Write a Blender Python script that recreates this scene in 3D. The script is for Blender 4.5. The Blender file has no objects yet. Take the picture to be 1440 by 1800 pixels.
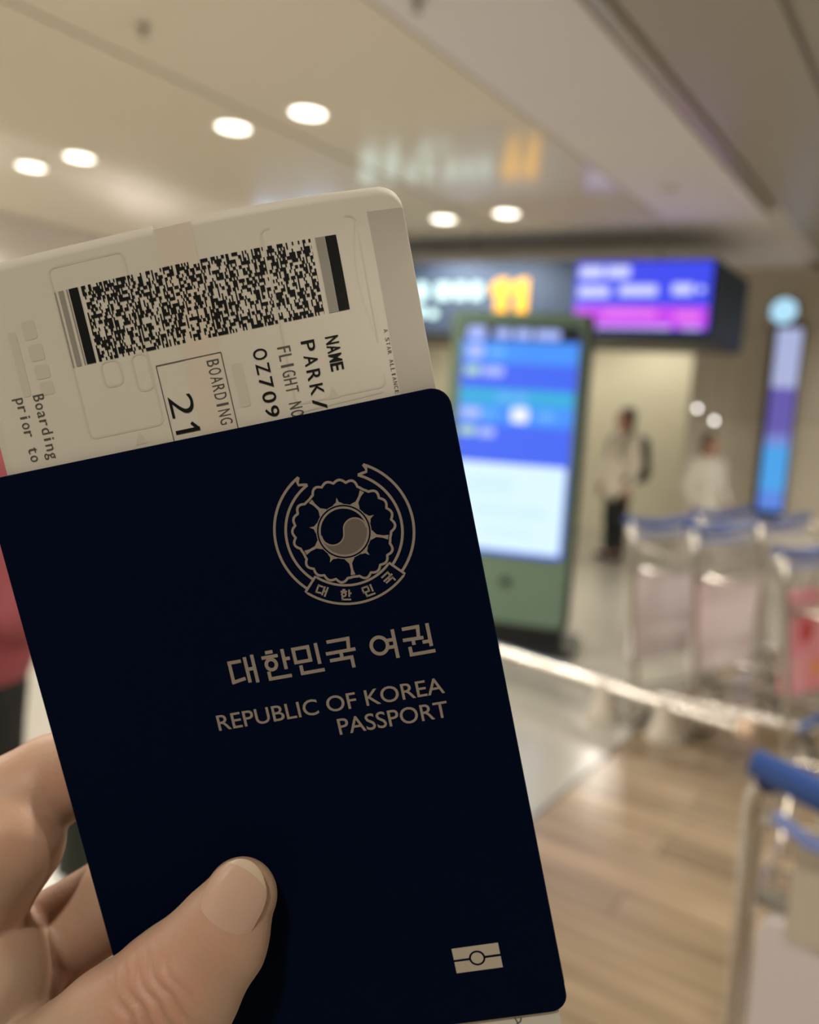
import bpy, math, random
import numpy as np
from mathutils import Matrix, Vector
random.seed(7)
S = bpy.context.scene
COL = S.collection
PI = math.pi

# ------------------------------------------------------------------ camera, world, exposure
CH = 1.5                                   # eye height of the phone
pitch, roll = math.atan(175 / 1450.0), 0.065
fw = Vector((0, math.cos(pitch), -math.sin(pitch)))
r0 = Vector((1, 0, 0)); u0 = Vector((0, math.sin(pitch), math.cos(pitch)))
cr = r0 * math.cos(roll) + u0 * math.sin(roll)
cu = u0 * math.cos(roll) - r0 * math.sin(roll)
CAM = Matrix(((cr.x, cu.x, -fw.x, 0), (cr.y, cu.y, -fw.y, 0), (cr.z, cu.z, -fw.z, CH), (0, 0, 0, 1)))
cd = bpy.data.cameras.new('camera'); cam = bpy.data.objects.new('camera', cd); COL.objects.link(cam)
cam.matrix_world = CAM
cd.sensor_fit = 'HORIZONTAL'; cd.sensor_width = 36.0; cd.lens = 36.0 * 1450 / 1440
cd.clip_start = 0.01; cd.clip_end = 100
cd.dof.use_dof = True; cd.dof.focus_distance = 0.153; cd.dof.aperture_fstop = 12.5
S.camera = cam
w = bpy.data.worlds.new('hall_ambient'); S.world = w; w.use_nodes = True
w.node_tree.nodes['Background'].inputs[0].default_value = (1.0, 0.9, 0.74, 1)
w.node_tree.nodes['Background'].inputs[1].default_value = 0.25
S.view_settings.view_transform = 'Standard'; S.view_settings.look = 'None'
S.view_settings.gamma = 1.0; S.view_settings.use_curve_mapping = False
S.view_settings.exposure = 0.14
LAMP_W = 82.0                              # watts of each ceiling downlight

# room axes: a runs along the ceiling strips, b across them
TH = math.radians(33.8)
AX = Vector((math.sin(TH), math.cos(TH), 0)); BX = Vector((math.cos(TH), -math.sin(TH), 0))
ROOM_RZ = -TH                              # local y -> a axis, local x -> b axis
def room(a, b, z=0.0): return AX * a + BX * b + Vector((0, 0, z))

# ------------------------------------------------------------------ materials
MATS = {}
def mat(name, col, rough=0.5, metal=0.0, spec=0.5, emit=None, estr=1.0, noise=None, bump=None,
        sss=0.0, coat=0.0, obj_var=0.0, trans=0.0):
    if name in MATS: return MATS[name]
    m = bpy.data.materials.new(name); m.use_nodes = True; MATS[name] = m
    nt = m.node_tree; b = nt.nodes['Principled BSDF']
    b.inputs['Base Color'].default_value = (*col, 1)
    b.inputs['Roughness'].default_value = rough; b.inputs['Metallic'].default_value = metal
    b.inputs['Specular IOR Level'].default_value = spec
    if coat: b.inputs['Coat Weight'].default_value = coat; b.inputs['Coat Roughness'].default_value = 0.1
    if trans: b.inputs['Transmission Weight'].default_value = trans
    if emit:
        b.inputs['Emission Color'].default_value = (*emit, 1); b.inputs['Emission Strength'].default_value = estr
    if sss:
        b.inputs['Subsurface Weight'].default_value = sss
        b.inputs['Subsurface Radius'].default_value = (1.0, 0.4, 0.2); b.inputs['Subsurface Scale'].default_value = 0.003
    tc = None
    if noise or bump:
        tc = nt.nodes.new('ShaderNodeTexCoord')
    last = None
    if noise:                               # (scale xyz, second colour, detail)
        sc, c2, det = noise
        mp = nt.nodes.new('ShaderNodeMapping'); mp.inputs['Scale'].default_value = sc
        nt.links.new(tc.outputs['Object'], mp.inputs['Vector'])
        n = nt.nodes.new('ShaderNodeTexNoise'); n.inputs['Scale'].default_value = 1.0; n.inputs['Detail'].default_value = det
        nt.links.new(mp.outputs[0], n.inputs['Vector'])
        rp = nt.nodes.new('ShaderNodeValToRGB')
        rp.color_ramp.elements[0].position = 0.35; rp.color_ramp.elements[1].position = 0.68
        rp.color_ramp.elements[0].color = (*col, 1); rp.color_ramp.elements[1].color = (*c2, 1)
        nt.links.new(n.outputs['Fac'], rp.inputs['Fac']); last = rp.outputs['Color']
        nt.links.new(last, b.inputs['Base Color'])
    if obj_var:
        oi = nt.nodes.new('ShaderNodeObjectInfo'); hs = nt.nodes.new('ShaderNodeHueSaturation')
        mr = nt.nodes.new('ShaderNodeMapRange'); mr.inputs['To Min'].default_value = 1 - obj_var; mr.inputs['To Max'].default_value = 1 + obj_var
        nt.links.new(oi.outputs['Random'], mr.inputs['Value']); nt.links.new(mr.outputs[0], hs.inputs['Value'])
        hs.inputs['Color'].default_value = (*col, 1)
        if last: nt.links.new(last, hs.inputs['Color'])
        nt.links.new(hs.outputs[0], b.inputs['Base Color'])
    if bump:                                # (scale, strength, distance)
        n = nt.nodes.new('ShaderNodeTexNoise'); n.inputs['Scale'].default_value = bump[0]; n.inputs['Detail'].default_value = 3
        nt.links.new(tc.outputs['Object'], n.inputs['Vector'])
        bp = nt.nodes.new('ShaderNodeBump'); bp.inputs['Strength'].default_value = bump[1]; bp.inputs['Distance'].default_value = bump[2]
        nt.links.new(n.outputs['Fac'], bp.inputs['Height']); nt.links.new(bp.outputs[0], b.inputs['Normal'])
    return m
def glow(name, col, s): return mat(name, (0.02, 0.02, 0.02), 0.4, emit=col, estr=s)

STEEL = mat('brushed_steel', (0.62, 0.59, 0.54), 0.22, 1.0)
DSTEEL = mat('grey_steel', (0.34, 0.33, 0.30), 0.35, 0.8)
BLACK = mat('black_plastic', (0.012, 0.013, 0.013), 0.4)
RUBBER = mat('dark_rubber', (0.03, 0.03, 0.03), 0.8)
BLUE = mat('blue_plastic', (0.035, 0.085, 0.30), 0.25)
WHITE = mat('matte_white', (0.78, 0.74, 0.70), 0.6)

# ------------------------------------------------------------------ mesh builder
class MB:
    def __init__(s): s.v = []; s.f = []
    def add(s, vs, fs):
        o = len(s.v); s.v += [tuple(v) for v in vs]; s.f += [tuple(i + o for i in f) for f in fs]; return s
    def box(s, c, d, rz=0.0):
        x, y, z = d[0] / 2, d[1] / 2, d[2] / 2; cs, sn = math.cos(rz), math.sin(rz)
        vs = [(c[0] + i * x * cs - j * y * sn, c[1] + i * x * sn + j * y * cs, c[2] + k * z) for i in (-1, 1) for j in (-1, 1) for k in (-1, 1)]
        return s.add(vs, [(0, 1, 3, 2), (4, 6, 7, 5), (0, 4, 5, 1), (2, 3, 7, 6), (0, 2, 6, 4), (1, 5, 7, 3)])
    def tube(s, pts, r, seg=10, cap=True):
        pts = [Vector(p) for p in pts]; n = len(pts)
        rs = r if isinstance(r, (list, tuple)) else [r] * n
        vs = []; up = None
        for i, p in enumerate(pts):
            t = (pts[min(i + 1, n - 1)] - pts[max(i - 1, 0)]).normalized()
            if up is None: up = Vector((0, 0, 1)) if abs(t.z) < 0.9 else Vector((1, 0, 0))
            x = t.cross(up).normalized(); up = x.cross(t).normalized()
            for k in range(seg):
                a = 2 * PI * k / seg; vs.append(p + (x * math.cos(a) + up * math.sin(a)) * rs[i])
        fs = [(i * seg + k, i * seg + (k + 1) % seg, (i + 1) * seg + (k + 1) % seg, (i + 1) * seg + k) for i in range(n - 1) for k in range(seg)]
        if cap: fs += [tuple(range(seg))[::-1], tuple((n - 1) * seg + k for k in range(seg))]
        return s.add(vs, fs)
    def lathe(s, prof, c=(0, 0, 0), axis='z', seg=24):
        vs = []
        for (r, h) in prof:
            for k in range(seg):
                a = 2 * PI * k / seg; x, y = r * math.cos(a), r * math.sin(a)
                p = {'z': (x, y, h), 'x': (h, x, y), 'y': (y, h, x)}[axis]
                vs.append((p[0] + c[0], p[1] + c[1], p[2] + c[2]))
        n = len(prof)
        fs = [(i * seg + k, i * seg + (k + 1) % seg, (i + 1) * seg + (k + 1) % seg, (i + 1) * seg + k) for i in range(n - 1) for k in range(seg)]
        fs += [tuple(range(seg))[::-1], tuple((n - 1) * seg + k for k in range(seg))]
        return s.add(vs, fs)
    def prism(s, pts, fn0, fn1):            # 2-D outline swept between two mappings
        n = len(pts); vs = [fn0(p) for p in pts] + [fn1(p) for p in pts]
        fs = [tuple(range(n))[::-1], tuple(range(n, 2 * n))] + [(i, (i + 1) % n, n + (i + 1) % n, n + i) for i in range(n)]
        return s.add(vs, fs)
    def build(s, name, m, parent=None, smooth=False, bevel=0.0):
        me = bpy.data.meshes.new(name); me.from_pydata(s.v, [], s.f); me.validate(); me.update()
        o = bpy.data.objects.new(name, me); COL.objects.link(o); me.materials.append(m)
        if parent: o.parent = parent
        if smooth:
            me.shade_smooth()
            if smooth == 'auto': me.set_sharp_from_angle(angle=math.radians(40))
        if bevel:
            md = o.modifiers.new('bevel', 'BEVEL'); md.width = bevel; md.segments = 2; md.limit_method = 'ANGLE'
        return o
def tag(o, label=None, cat=None, group=None, kind=None):
    if label: o['label'] = label
    if cat: o['category'] = cat
    if group: o['group'] = group
    if kind: o['kind'] = kind
    return o
def thing(name, label, cat, loc=(0, 0, 0), rz=0.0, group=None, mw=None):
    o = bpy.data.objects.new(name, None); COL.objects.link(o); o.empty_display_size = 0.05
    if mw is not None: o.matrix_world = mw
    else: o.location = loc; o.rotation_euler = (0, 0, rz)
    return tag(o, label, cat, group)
def copy_tree(o, parent=None):
    c = o.copy(); COL.objects.link(c); c.parent = parent
    for ch in o.children: copy_tree(ch, c)
    return c
def rrect(x0, y0, x1, y1, r, seg=6, corners=(1, 1, 1, 1)):     # corners: bl, br, tr, tl
    out = []
    for k, (cx, cy, a0) in enumerate(((x0, y0, PI), (x1, y0, 1.5 * PI), (x1, y1, 0), (x0, y1, 0.5 * PI))):
        if not corners[k]: out.append((cx, cy)); continue
        ox = cx + (r if cx == x0 else -r); oy = cy + (r if cy == y0 else -r)
        for i in range(seg + 1):
            a = a0 + 0.5 * PI * i / seg; out.append((ox + r * math.cos(a), oy + r * math.sin(a)))
    return out
def stroke2d(pts, wd, closed=False):
    n = len(pts); L = []; R = []
    for i in range(n):
        if closed: p, q = pts[i - 1], pts[(i + 1) % n]
        else: p, q = pts[max(i - 1, 0)], pts[min(i + 1, n - 1)]
        dx, dy = q[0] - p[0], q[1] - p[1]; l = math.hypot(dx, dy) or 1
        nx, ny = -dy / l * wd / 2, dx / l * wd / 2
        L.append((pts[i][0] + nx, pts[i][1] + ny)); R.append((pts[i][0] - nx, pts[i][1] - ny))
    m = n if closed else n - 1
    return L + R, [(i, n + i, n + (i + 1) % n, (i + 1) % n) for i in range(m)]
def text2d(body, bold=0.0):
    c = bpy.data.curves.new('t', 'FONT'); c.body = body; c.offset = bold; c.resolution_u = 4
    o = bpy.data.objects.new('t', c); COL.objects.link(o)
    dg = bpy.context.evaluated_depsgraph_get(); e = o.evaluated_get(dg); m = e.to_mesh()
    vs = [(v.co.x, v.co.y) for v in m.vertices]; fs = [tuple(p.vertices) for p in m.polygons]
    e.to_mesh_clear(); bpy.data.objects.remove(o); bpy.data.curves.remove(c)
    return vs, fs
def fit(vf, x0, y0, x1, y1):                # scale a 2-D mesh into a rectangle
    vs, fs = vf
    if not vs: return vf
    xs = [v[0] for v in vs]; ys = [v[1] for v in vs]
    ax, bx_, ay, by = min(xs), max(xs), min(ys), max(ys)
    return [(x0 + (x - ax) / max(bx_ - ax, 1e-6) * (x1 - x0), y0 + (y - ay) / max(by - ay, 1e-6) * (y1 - y0)) for x, y in vs], fs

# ------------------------------------------------------------------ implicit surfaces (bodies and the hand)
def sdf_mesh(prims, h, pad=0.004, k_def=0.01, post=None):
    """prims: (a, b, ra, rb, k, flat) round cones; flat = (unit axis, factor) squeezes the section along that axis"""
    lo = np.min([np.minimum(np.array(p[0]) - p[2], np.array(p[1]) - p[3]) for p in prims], 0) - pad - 2 * h
    hi = np.max([np.maximum(np.array(p[0]) + p[2], np.array(p[1]) + p[3]) for p in prims], 0) + pad + 2 * h
    n = np.ceil((hi - lo) / h).astype(int) + 1
    ax = [lo[i] + h * np.arange(n[i]) for i in range(3)]
    F = np.full(n, 1e3, np.float32)
    for p in prims:
        a, b, ra, rb = np.array(p[0], float), np.array(p[1], float), p[2], p[3]
        k = p[4] if len(p) > 4 and p[4] else k_def; flat = p[5] if len(p) > 5 else None
        l2 = np.minimum(a - ra, b - rb) - k - 3 * h; h2 = np.maximum(a + ra, b + rb) + k + 3 * h
        sl = tuple(slice(max(0, int((l2[i] - lo[i]) / h)), min(n[i], int((h2[i] - lo[i]) / h) + 2)) for i in range(3))
        X, Y, Z = np.meshgrid(*[ax[i][sl[i]] for i in range(3)], indexing='ij')
        d = b - a; L = d @ d
        t = np.clip(((X - a[0]) * d[0] + (Y - a[1]) * d[1] + (Z - a[2]) * d[2]) / L, 0, 1) if L > 0 else np.zeros_like(X)
        qx, qy, qz = X - a[0] - t * d[0], Y - a[1] - t * d[1], Z - a[2] - t * d[2]
        q2 = qx * qx + qy * qy + qz * qz
        if flat is not None:
            c = flat[0]; q2 = q2 + (qx * c[0] + qy * c[1] + qz * c[2]) ** 2 * (1 / flat[1] ** 2 - 1)
        D = (np.sqrt(q2) - (ra + (rb - ra) * t)).astype(np.float32)
        G = F[sl]; hh = np.clip(0.5 + 0.5 * (D - G) / k, 0, 1)
        F[sl] = D * (1 - hh) + G * hh - k * hh * (1 - hh)
    ins = F < 0
    c8 = [ins[i:n[0] - 1 + i, j:n[1] - 1 + j, l:n[2] - 1 + l] for i in (0, 1) for j in (0, 1) for l in (0, 1)]
    s8 = sum(c.astype(np.int8) for c in c8); act = (s8 > 0) & (s8 < 8)
    I = np.argwhere(act); idx = np.full(act.shape, -1, np.int32); idx[act] = np.arange(len(I))
    acc = np.zeros((len(I), 3)); cnt = np.zeros(len(I))
    cor = [(i, j, l) for i in (0, 1) for j in (0, 1) for l in (0, 1)]
    for x in cor:
        for dim in range(3):
            if x[dim]: continue
            y = list(x); y[dim] = 1
            v0 = F[I[:, 0] + x[0], I[:, 1] + x[1], I[:, 2] + x[2]]; v1 = F[I[:, 0] + y[0], I[:, 1] + y[1], I[:, 2] + y[2]]
            cx = (v0 < 0) != (v1 < 0); t = np.where(cx, v0 / np.where(v0 == v1, 1, v0 - v1), 0)
            P = np.repeat(np.array([x], float), len(I), 0); P[:, dim] = t
            acc[cx] += P[cx]; cnt[cx] += 1
    V = lo + (I + acc / cnt[:, None]) * h
    Q = []
    for dim in range(3):
        o1, o2 = (dim + 1) % 3, (dim + 2) % 3
        sA = [slice(None)] * 3; sB = [slice(None)] * 3
        sA[dim] = slice(0, -1); sB[dim] = slice(1, None)
        A_, B_ = ins[tuple(sA)], ins[tuple(sB)]
        E = np.argwhere(A_ != B_); E = E[(E[:, o1] > 0) & (E[:, o2] > 0) & (E[:, o1] < n[o1] - 1) & (E[:, o2] < n[o2] - 1)]
        def g(d1, d2):
            e = E.copy(); e[:, o1] -= d1; e[:, o2] -= d2; return idx[e[:, 0], e[:, 1], e[:, 2]]
        q = np.stack([g(1, 1), g(0, 1), g(0, 0), g(1, 0)], 1)
        fl = ~A_[E[:, 0], E[:, 1], E[:, 2]]; q[fl] = q[fl][:, ::-1]; Q.append(q)
    Q = np.concatenate(Q)
    # light Laplacian relaxation
    for _ in range(3):
        sm = np.zeros_like(V); ct = np.zeros(len(V))
        for i in range(4):
            np.add.at(sm, Q[:, i], V[Q[:, (i + 1) % 4]]); np.add.at(ct, Q[:, i], 1)
            np.add.at(sm, Q[:, i], V[Q[:, (i - 1) % 4]]); np.add.at(ct, Q[:, i], 1)
        V = V * 0.5 + 0.5 * sm / ct[:, None]
    if post is not None: V = post(V)
    return V, Q
def sdf_obj(name, prims, h, m, parent=None, k=0.01, post=None):
    V, Q = sdf_mesh(prims, h, k_def=k, post=post)
    me = bpy.data.meshes.new(name); me.from_pydata(V.tolist(), [], Q.tolist()); me.update(); me.shade_smooth()
    o = bpy.data.objects.new(name, me); COL.objects.link(o); me.materials.append(m)
    if parent: o.parent = parent
    return o

# ================================================================== THE SETTING
H = 3.2
TILE = mat('polished_tile', (0.305, 0.288, 0.25), 0.2, noise=((0.9, 0.9, 0.9), (0.345, 0.327, 0.285), 3))
SUB = mat('floor_screed', (0.10, 0.085, 0.07), 0.8)
WOOD = mat('oak_plank', (0.20, 0.145, 0.09), 0.22, noise=((1.2, 26, 6), (0.33, 0.25, 0.165), 4), obj_var=0.28)
PLASTER = mat('matte_ceiling_plaster', (0.82, 0.785, 0.78), 0.75)
CEILP = mat('glossy_ceiling_panel', (0.84, 0.77, 0.635), 0.13, bump=(1.4, 0.06, 0.02))
CEILR = mat('bronze_ceiling_panel', (0.43, 0.395, 0.32), 0.36, bump=(1.4, 0.06, 0.02))
WALLC = mat('cream_wall', (0.61, 0.575, 0.425), 0.5)
STONE = mat('beige_wall_stone', (0.56, 0.505, 0.41), 0.45, noise=((0.8, 0.8, 0.8), (0.62, 0.56, 0.46), 4), obj_var=0.06)
GREYST = mat('plain_hall_wall', (0.60, 0.56, 0.49), 0.6)

def rbox(mb, b0, b1, a0, a1, z0, z1):
    return mb.box(((b0 + b1) / 2, (a0 + a1) / 2, (z0 + z1) / 2), (b1 - b0, a1 - a0, z1 - z0))
def in_room(o): o.rotation_euler = (0, 0, ROOM_RZ); return o

PB0, PB1, PA0, PA1 = -1.22, 3.0, 0.6, 6.2      # the wooden area
m = MB()
rbox(m, -14, PB0, -6, 11.6, -0.1, 0); rbox(m, PB0, 5.2, -6, PA0, -0.1, 0)
rbox(m, PB0, 5.2, PA1, 11.6, -0.1, 0); rbox(m, PB1, 5.2, PA0, PA1, -0.1, 0)
floor = in_room(m.build('floor', TILE)); tag(floor, 'polished beige tile floor with an area of wooden planks', kind='structure')
MB().box(((PB0 + PB1) / 2, (PA0 + PA1) / 2, -0.06), (PB1 - PB0, PA1 - PA0, 0.08)).build('screed', SUB, floor)
MB().box((PB0 + 0.008, (PA0 + PA1) / 2, -0.009), (0.016, PA1 - PA0, 0.02)).build('edge_trim', DSTEEL, floor)
pm = {}
a = PA0; row = 0
while a < PA1 - 0.05:
    b = PB0 + 0.02 - (0.0 if row % 3 == 0 else (0.45 if row % 3 == 1 else 0.85))
    while b < PB1:
        b0, b1 = max(b, PB0 + 0.018), min(b + 1.3, PB1)
        if b1 - b0 > 0.04:
            L = round(b1 - b0 - 0.004, 3)
            if L not in pm:
                o = MB().box((0, 0, 0), (L, 0.156, 0.02)).build('plank', WOOD, floor, bevel=0.002); pm[L] = o.data
            else:
                o = bpy.data.objects.new('plank', pm[L]); COL.objects.link(o); o.parent = floor
            o.location = ((b0 + b1) / 2, a + 0.08, -0.0105)
        b += 1.3
    a += 0.16; row += 1

m = MB(); rbox(m, -14, 5.2, -6, 11.6, H + 0.045, H + 0.12)
ceil = in_room(m.build('ceiling', PLASTER)); tag(ceil, 'ceiling of glossy metal strips and matte plaster bands', kind='structure')
rbox(MB(), -14, -8.25, -6, 11.3, 2.45, H + 0.045).build('plaster_soffit', PLASTER, ceil, bevel=0.01)
for (b0, b1, a0, a1) in ((-2.3, -1.535, -6, 11.6), (-8.25, -2.3, 6.9, 11.6)):
    rbox(MB(), b0, b1, a0, a1, H, H + 0.045).build('plaster_band', PLASTER, ceil, bevel=0.004)
aa = [-6, -2.45, 0.05, 2.55, 5.05, 6.88]
for (b0, b1) in ((-8.235, -6.0), (-5.97, -3.80), (-3.765, -2.315)):
    for i in range(5):
        rbox(MB(), b0, b1, aa[i] + 0.002, aa[i + 1] - 0.002, H, H + 0.02).build('ceiling_panel', CEILP, ceil, bevel=0.002)
aa2 = [-6, -2.45, 0.05, 2.55, 5.05, 7.55, 9.2]
for (b0, b1) in ((-1.40, -0.83), (-0.80, 1.4), (1.43, 5.2)):
    for i in range(6):
        rbox(MB(), b0, b1, aa2[i] + 0.002, aa2[i + 1] - 0.002, H, H + 0.02).build('ceiling_panel', CEILR, ceil, bevel=0.002)
rbox(MB(), -1.505, -1.44, -6, 6.9, H - 0.004, H + 0.03).build('slot_trim', mat('satin_brass_steel', (0.66, 0.60, 0.44), 0.42, 1.0), ceil, bevel=0.003)

def wall(name, b0, b1, a0, a1, z0, z1, mt, label):
    return tag(in_room(rbox(MB(), b0, b1, a0, a1, z0, z1).build(name, mt)), label, kind='structure')
wall('wall_far', -14, -2.57, 11.3, 11.6, 0, H, WALLC, 'bright cream wall behind the walking person')
wall('wall_left', -14.2, -14, -6, 11.6, 0, H, GREYST, 'plain pale wall along the far side of the hall')
wall('wall_right', 5.2, 5.4, -6, 11.6, 0, H, GREYST, 'plain pale wall along the trolley side of the hall')
wall('wall_back', -14, 5.2, -6.2, -6, 0, H, mat('dark_back_wall', (0.45, 0.42, 0.37), 0.6), 'plain pale wall closing the hall')
wf = wall('wall_front', -2.56, 5.2, 9.23, 11.6, 0, H, mat('stone_joint', (0.25, 0.22, 0.18), 0.8), 'beige stone panelled wall behind the luggage trolleys')
bb = [-2.6, -2.28, -0.9, 0.3, 1.5, 2.7, 3.9, 5.2]
for i in range(7):
    for (z0, z1) in ((0, 0.75), (0.756, 1.66), (1.666, 2.6), (2.606, H)):
        rbox(MB(), bb[i] + 0.004, bb[i + 1] - 0.004, 9.2, 9.23, z0, z1).build('wall_panel', STONE, wf, bevel=0.004)

# ================================================================== CEILING LIGHTS
LENS = glow('downlight_glow', (1.0, 0.93, 0.78), 5.0)
proto = None
def downlight(a, b, label, group):
    global proto
    if proto is None:
        proto = thing('ceiling_downlight', label, 'ceiling light')
        MB().lathe([(0.098, 0.0), (0.125, 0.0), (0.13, -0.004), (0.122, -0.010), (0.104, -0.008), (0.098, 0.0)], seg=32).build('trim_ring', WHITE, proto, smooth='auto')
        MB().lathe([(0.0985, -0.0005), (0.0985, -0.004), (0.06, -0.006), (0.002, -0.0065)], seg=32).build('lens', LENS, proto, smooth='auto')
        ld = bpy.data.lights.new('downlight_beam', 'SPOT'); ld.energy = LAMP_W; ld.color = (1.0, 0.93, 0.81)
        ld.spot_size = math.radians(165); ld.spot_blend = 0.6; ld.shadow_soft_size = 0.09
        lo = bpy.data.objects.new('downlight_beam', ld); COL.objects.link(lo); lo.parent = proto; lo.location = (0, 0, -0.1)
        o = proto
    else:
        o = copy_tree(proto)
    o.location = room(a, b, H); tag(o, label, 'ceiling light', group)
for a in (-3.7, -1.2, 1.3, 3.8, 6.3):
    for bc in (-3.75, -5.97):
        for s, w_ in ((0.31, 'trolley side'), (-0.31, 'far side')):
            if a == 6.3 and bc == -5.97: lab = 'round ceiling downlight before the hanging sign, of the pair toward the soffit'
            elif a == 6.3: lab = 'round ceiling downlight before the yellow 11 sign, %s' % ('beside the plaster band' if s > 0 else 'away from the plaster band')
            elif a == 3.8 and bc == -3.75: lab = 'bright round downlight %s the ceiling seam, over the boarding pass' % ('between plaster band and' if s > 0 else 'just across')
            elif a == 3.8: lab = 'round downlight of the pair far from the plaster band, %s' % ('nearer the long seam' if s > 0 else 'farther from the long seam')
            else: lab = 'unseen added round white downlight in the glossy strip on the lone trolley side of the hall'  # unseen rows, added to light the foreground
            downlight(a, bc + s, lab, 'round ceiling downlights')
for a in (-1.2, 1.3, 3.8, 6.3, 8.5):  # unseen lamps added for light on the foreground and the stone wall
    for b in ((0.34, 2.9) if a > 0 else (0.34,)):
        downlight(a, b, 'unseen added round white downlight in the bronze ceiling panels', 'round ceiling downlights')
for (a, b) in ((10.2, -3.6), (10.2, -5.8), (8.6, -7.6)):  # added lamps, hidden from view, that brighten the far end
    downlight(a, b, 'hidden added round white downlight in the plaster ceiling farther off', 'round ceiling downlights')
for (a, b) in ((1.3, -7.6), (2.5, -7.6), (3.75, -7.7), (6.3, -7.4)):  # lamps added out of view to brighten the white soffit
    downlight(a, b, 'unseen added round white downlight along the white plaster soffit', 'round ceiling downlights')
def sprinkler(a, b, label):
    o = thing('fire_sprinkler', label, 'sprinkler', room(a, b, H), 0, 'ceiling sprinklers')
    MB().lathe([(0.03, 0), (0.032, -0.006), (0.012, -0.012), (0.012, -0.03), (0.004, -0.034)], seg=16).build('body', DSTEEL, o, smooth='auto')
    MB().lathe([(0.022, -0.046), (0.022, -0.05), (0.003, -0.051)], seg=12).build('deflector', DSTEEL, o)
    MB().tube([(0.006, 0, -0.03), (0.01, 0, -0.04), (0.003, 0, -0.047)], 0.002, 6).build('arm', DSTEEL, o)
sprinkler(2.61, -3.41, 'small grey sprinkler head on the glossy ceiling beside the seam')
sprinkler(2.98, -2.12, 'small grey sprinkler head on the matte plaster band')
sd = thing('smoke_detector', 'flat round pale detector on the plaster band over the sign', 'detector', room(6.05, -2.0, H))
MB().lathe([(0.055, 0), (0.055, -0.012), (0.04, -0.022), (0.003, -0.024)], seg=24).build('housing', WHITE, sd, smooth='auto')
MB().lathe([(0.057, -0.001), (0.06, -0.003), (0.06, -0.005), (0.055, -0.006)], seg=24).build('base_ring', DSTEEL, sd)

# ================================================================== HANGING SIGN
P0, P1 = Vector((2.40, 7.0, 0)), Vector((-1.85, 8.86, 0))
SL = (P1 - P0).length; srz = math.atan2((P0 - P1).y, (P0 - P1).x)
SW = 0.66; sb = 2.26
sign = thing('baggage_claim_sign', 'long slate blue hanging sign with yellow 11 and small screen', 'sign', (P0.x, P0.y, sb), srz)
# local x runs from the near corner (0) back to -SL, local y = away from the viewer, z up
SLATE = mat('slate_blue_sign', (0.045, 0.066, 0.112), 0.6, spec=0.15)
al = Matrix.Rotation(-srz, 3, 'Z') @ AX * 1.15       # the box is cut parallel to the hall
fpr = [(0, 0), (-SL, 0), (-SL + al.x, al.y), (al.x, al.y)]
MB().prism(fpr, lambda p: (p[0], p[1], 0), lambda p: (p[0], p[1], SW)).build('housing', SLATE, sign, bevel=0.01)
MB().prism([(-0.03, 0.02), (-SL + 0.03, 0.02), (-SL + al.x, al.y - 0.03), (al.x - 0.04, al.y - 0.03)], lambda p: (p[0], p[1], -0.024), lambda p: (p[0], p[1], 0)).build('bottom_rail', BLACK, sign)
for x in (-0.5, -2.2, -3.9):
    MB().tube([(x, 0.2, SW), (x, 0.2, H - sb)], 0.014, 8).build('hanger_rod', DSTEEL, sign)
def sx(px):                                   # sign x from a column of the view
    t = (px - 720) / 1450.0 * 1.0
    d = (P1 - P0) / SL; k = (t * P0.y - P0.x) / (d.x - t * d.y); return -k
def sbar(name, x0, x1, z0, z1, m_, par, dep=0.012, r=0.02):
    q = rrect(min(x0, x1), z0, max(x0, x1), z1, min(r, abs(x1 - x0) / 2.05, abs(z1 - z0) / 2.05), 4)
    return MB().prism(q, lambda p: (p[0], 0.0, p[1]), lambda p: (p[0], -dep, p[1])).build(name, m_, par)
YEL = glow('amber_sign_light', (1.0, 0.46, 0.0), 1.9)
for x0 in (-1.93, -1.74):                   # the two digits of 11
    q = [(0.035, 0.0), (0.15, 0.0), (0.15, 0.35), (0.06, 0.35), (-0.02, 0.29), (-0.02, 0.19), (0.035, 0.225)]
    MB().prism(q, lambda p: (p[0] + x0, 0.0, p[1] + 0.155), lambda p: (p[0] + x0, -0.015, p[1] + 0.155)).build('digit_one', YEL, sign)
WTX = glow('white_sign_light', (0.68, 0.97, 0.95), 1.5)
for (x0, x1, z0, z1) in ((-3.14, -2.98, 0.30, 0.47), (-2.94, -2.82, 0.30, 0.47), (-3.02, -2.84, 0.14, 0.25),
                         (-2.74, -2.58, 0.31, 0.47), (-2.55, -2.42, 0.31, 0.47), (-2.39, -2.27, 0.31, 0.47),
                         (-3.36, -3.2, 0.14, 0.47), (-3.62, -3.42, 0.14, 0.47), (-2.80, -2.70, 0.14, 0.22)):
    sbar('lettering_block', x0 + 0.24, x1 + 0.24, z0, z1, WTX, sign, r=0.04)
scr = sbar('screen', -1.16, -0.03, 0.07, 0.635, glow('screen_blue', (0.05, 0.075, 0.95), 0.85), sign, 0.02, 0.015)
MAG = glow('screen_magenta', (0.62, 0.06, 0.92), 0.85); WSC = glow('screen_white', (0.62, 0.66, 1.0), 0.95)
def on_screen(x0, x1, z0, z1, m_, r=0.02):
    q = rrect(x0, z0, x1, z1, min(r, (x1 - x0) / 2.05, (z1 - z0) / 2.05), 4)
    return MB().prism(q, lambda p: (p[0], -0.0195, p[1]), lambda p: (p[0], -0.023, p[1])).build('screen_block', m_, scr)
on_screen(-1.15, -0.04, 0.085, 0.265, MAG, 0.005)
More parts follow.
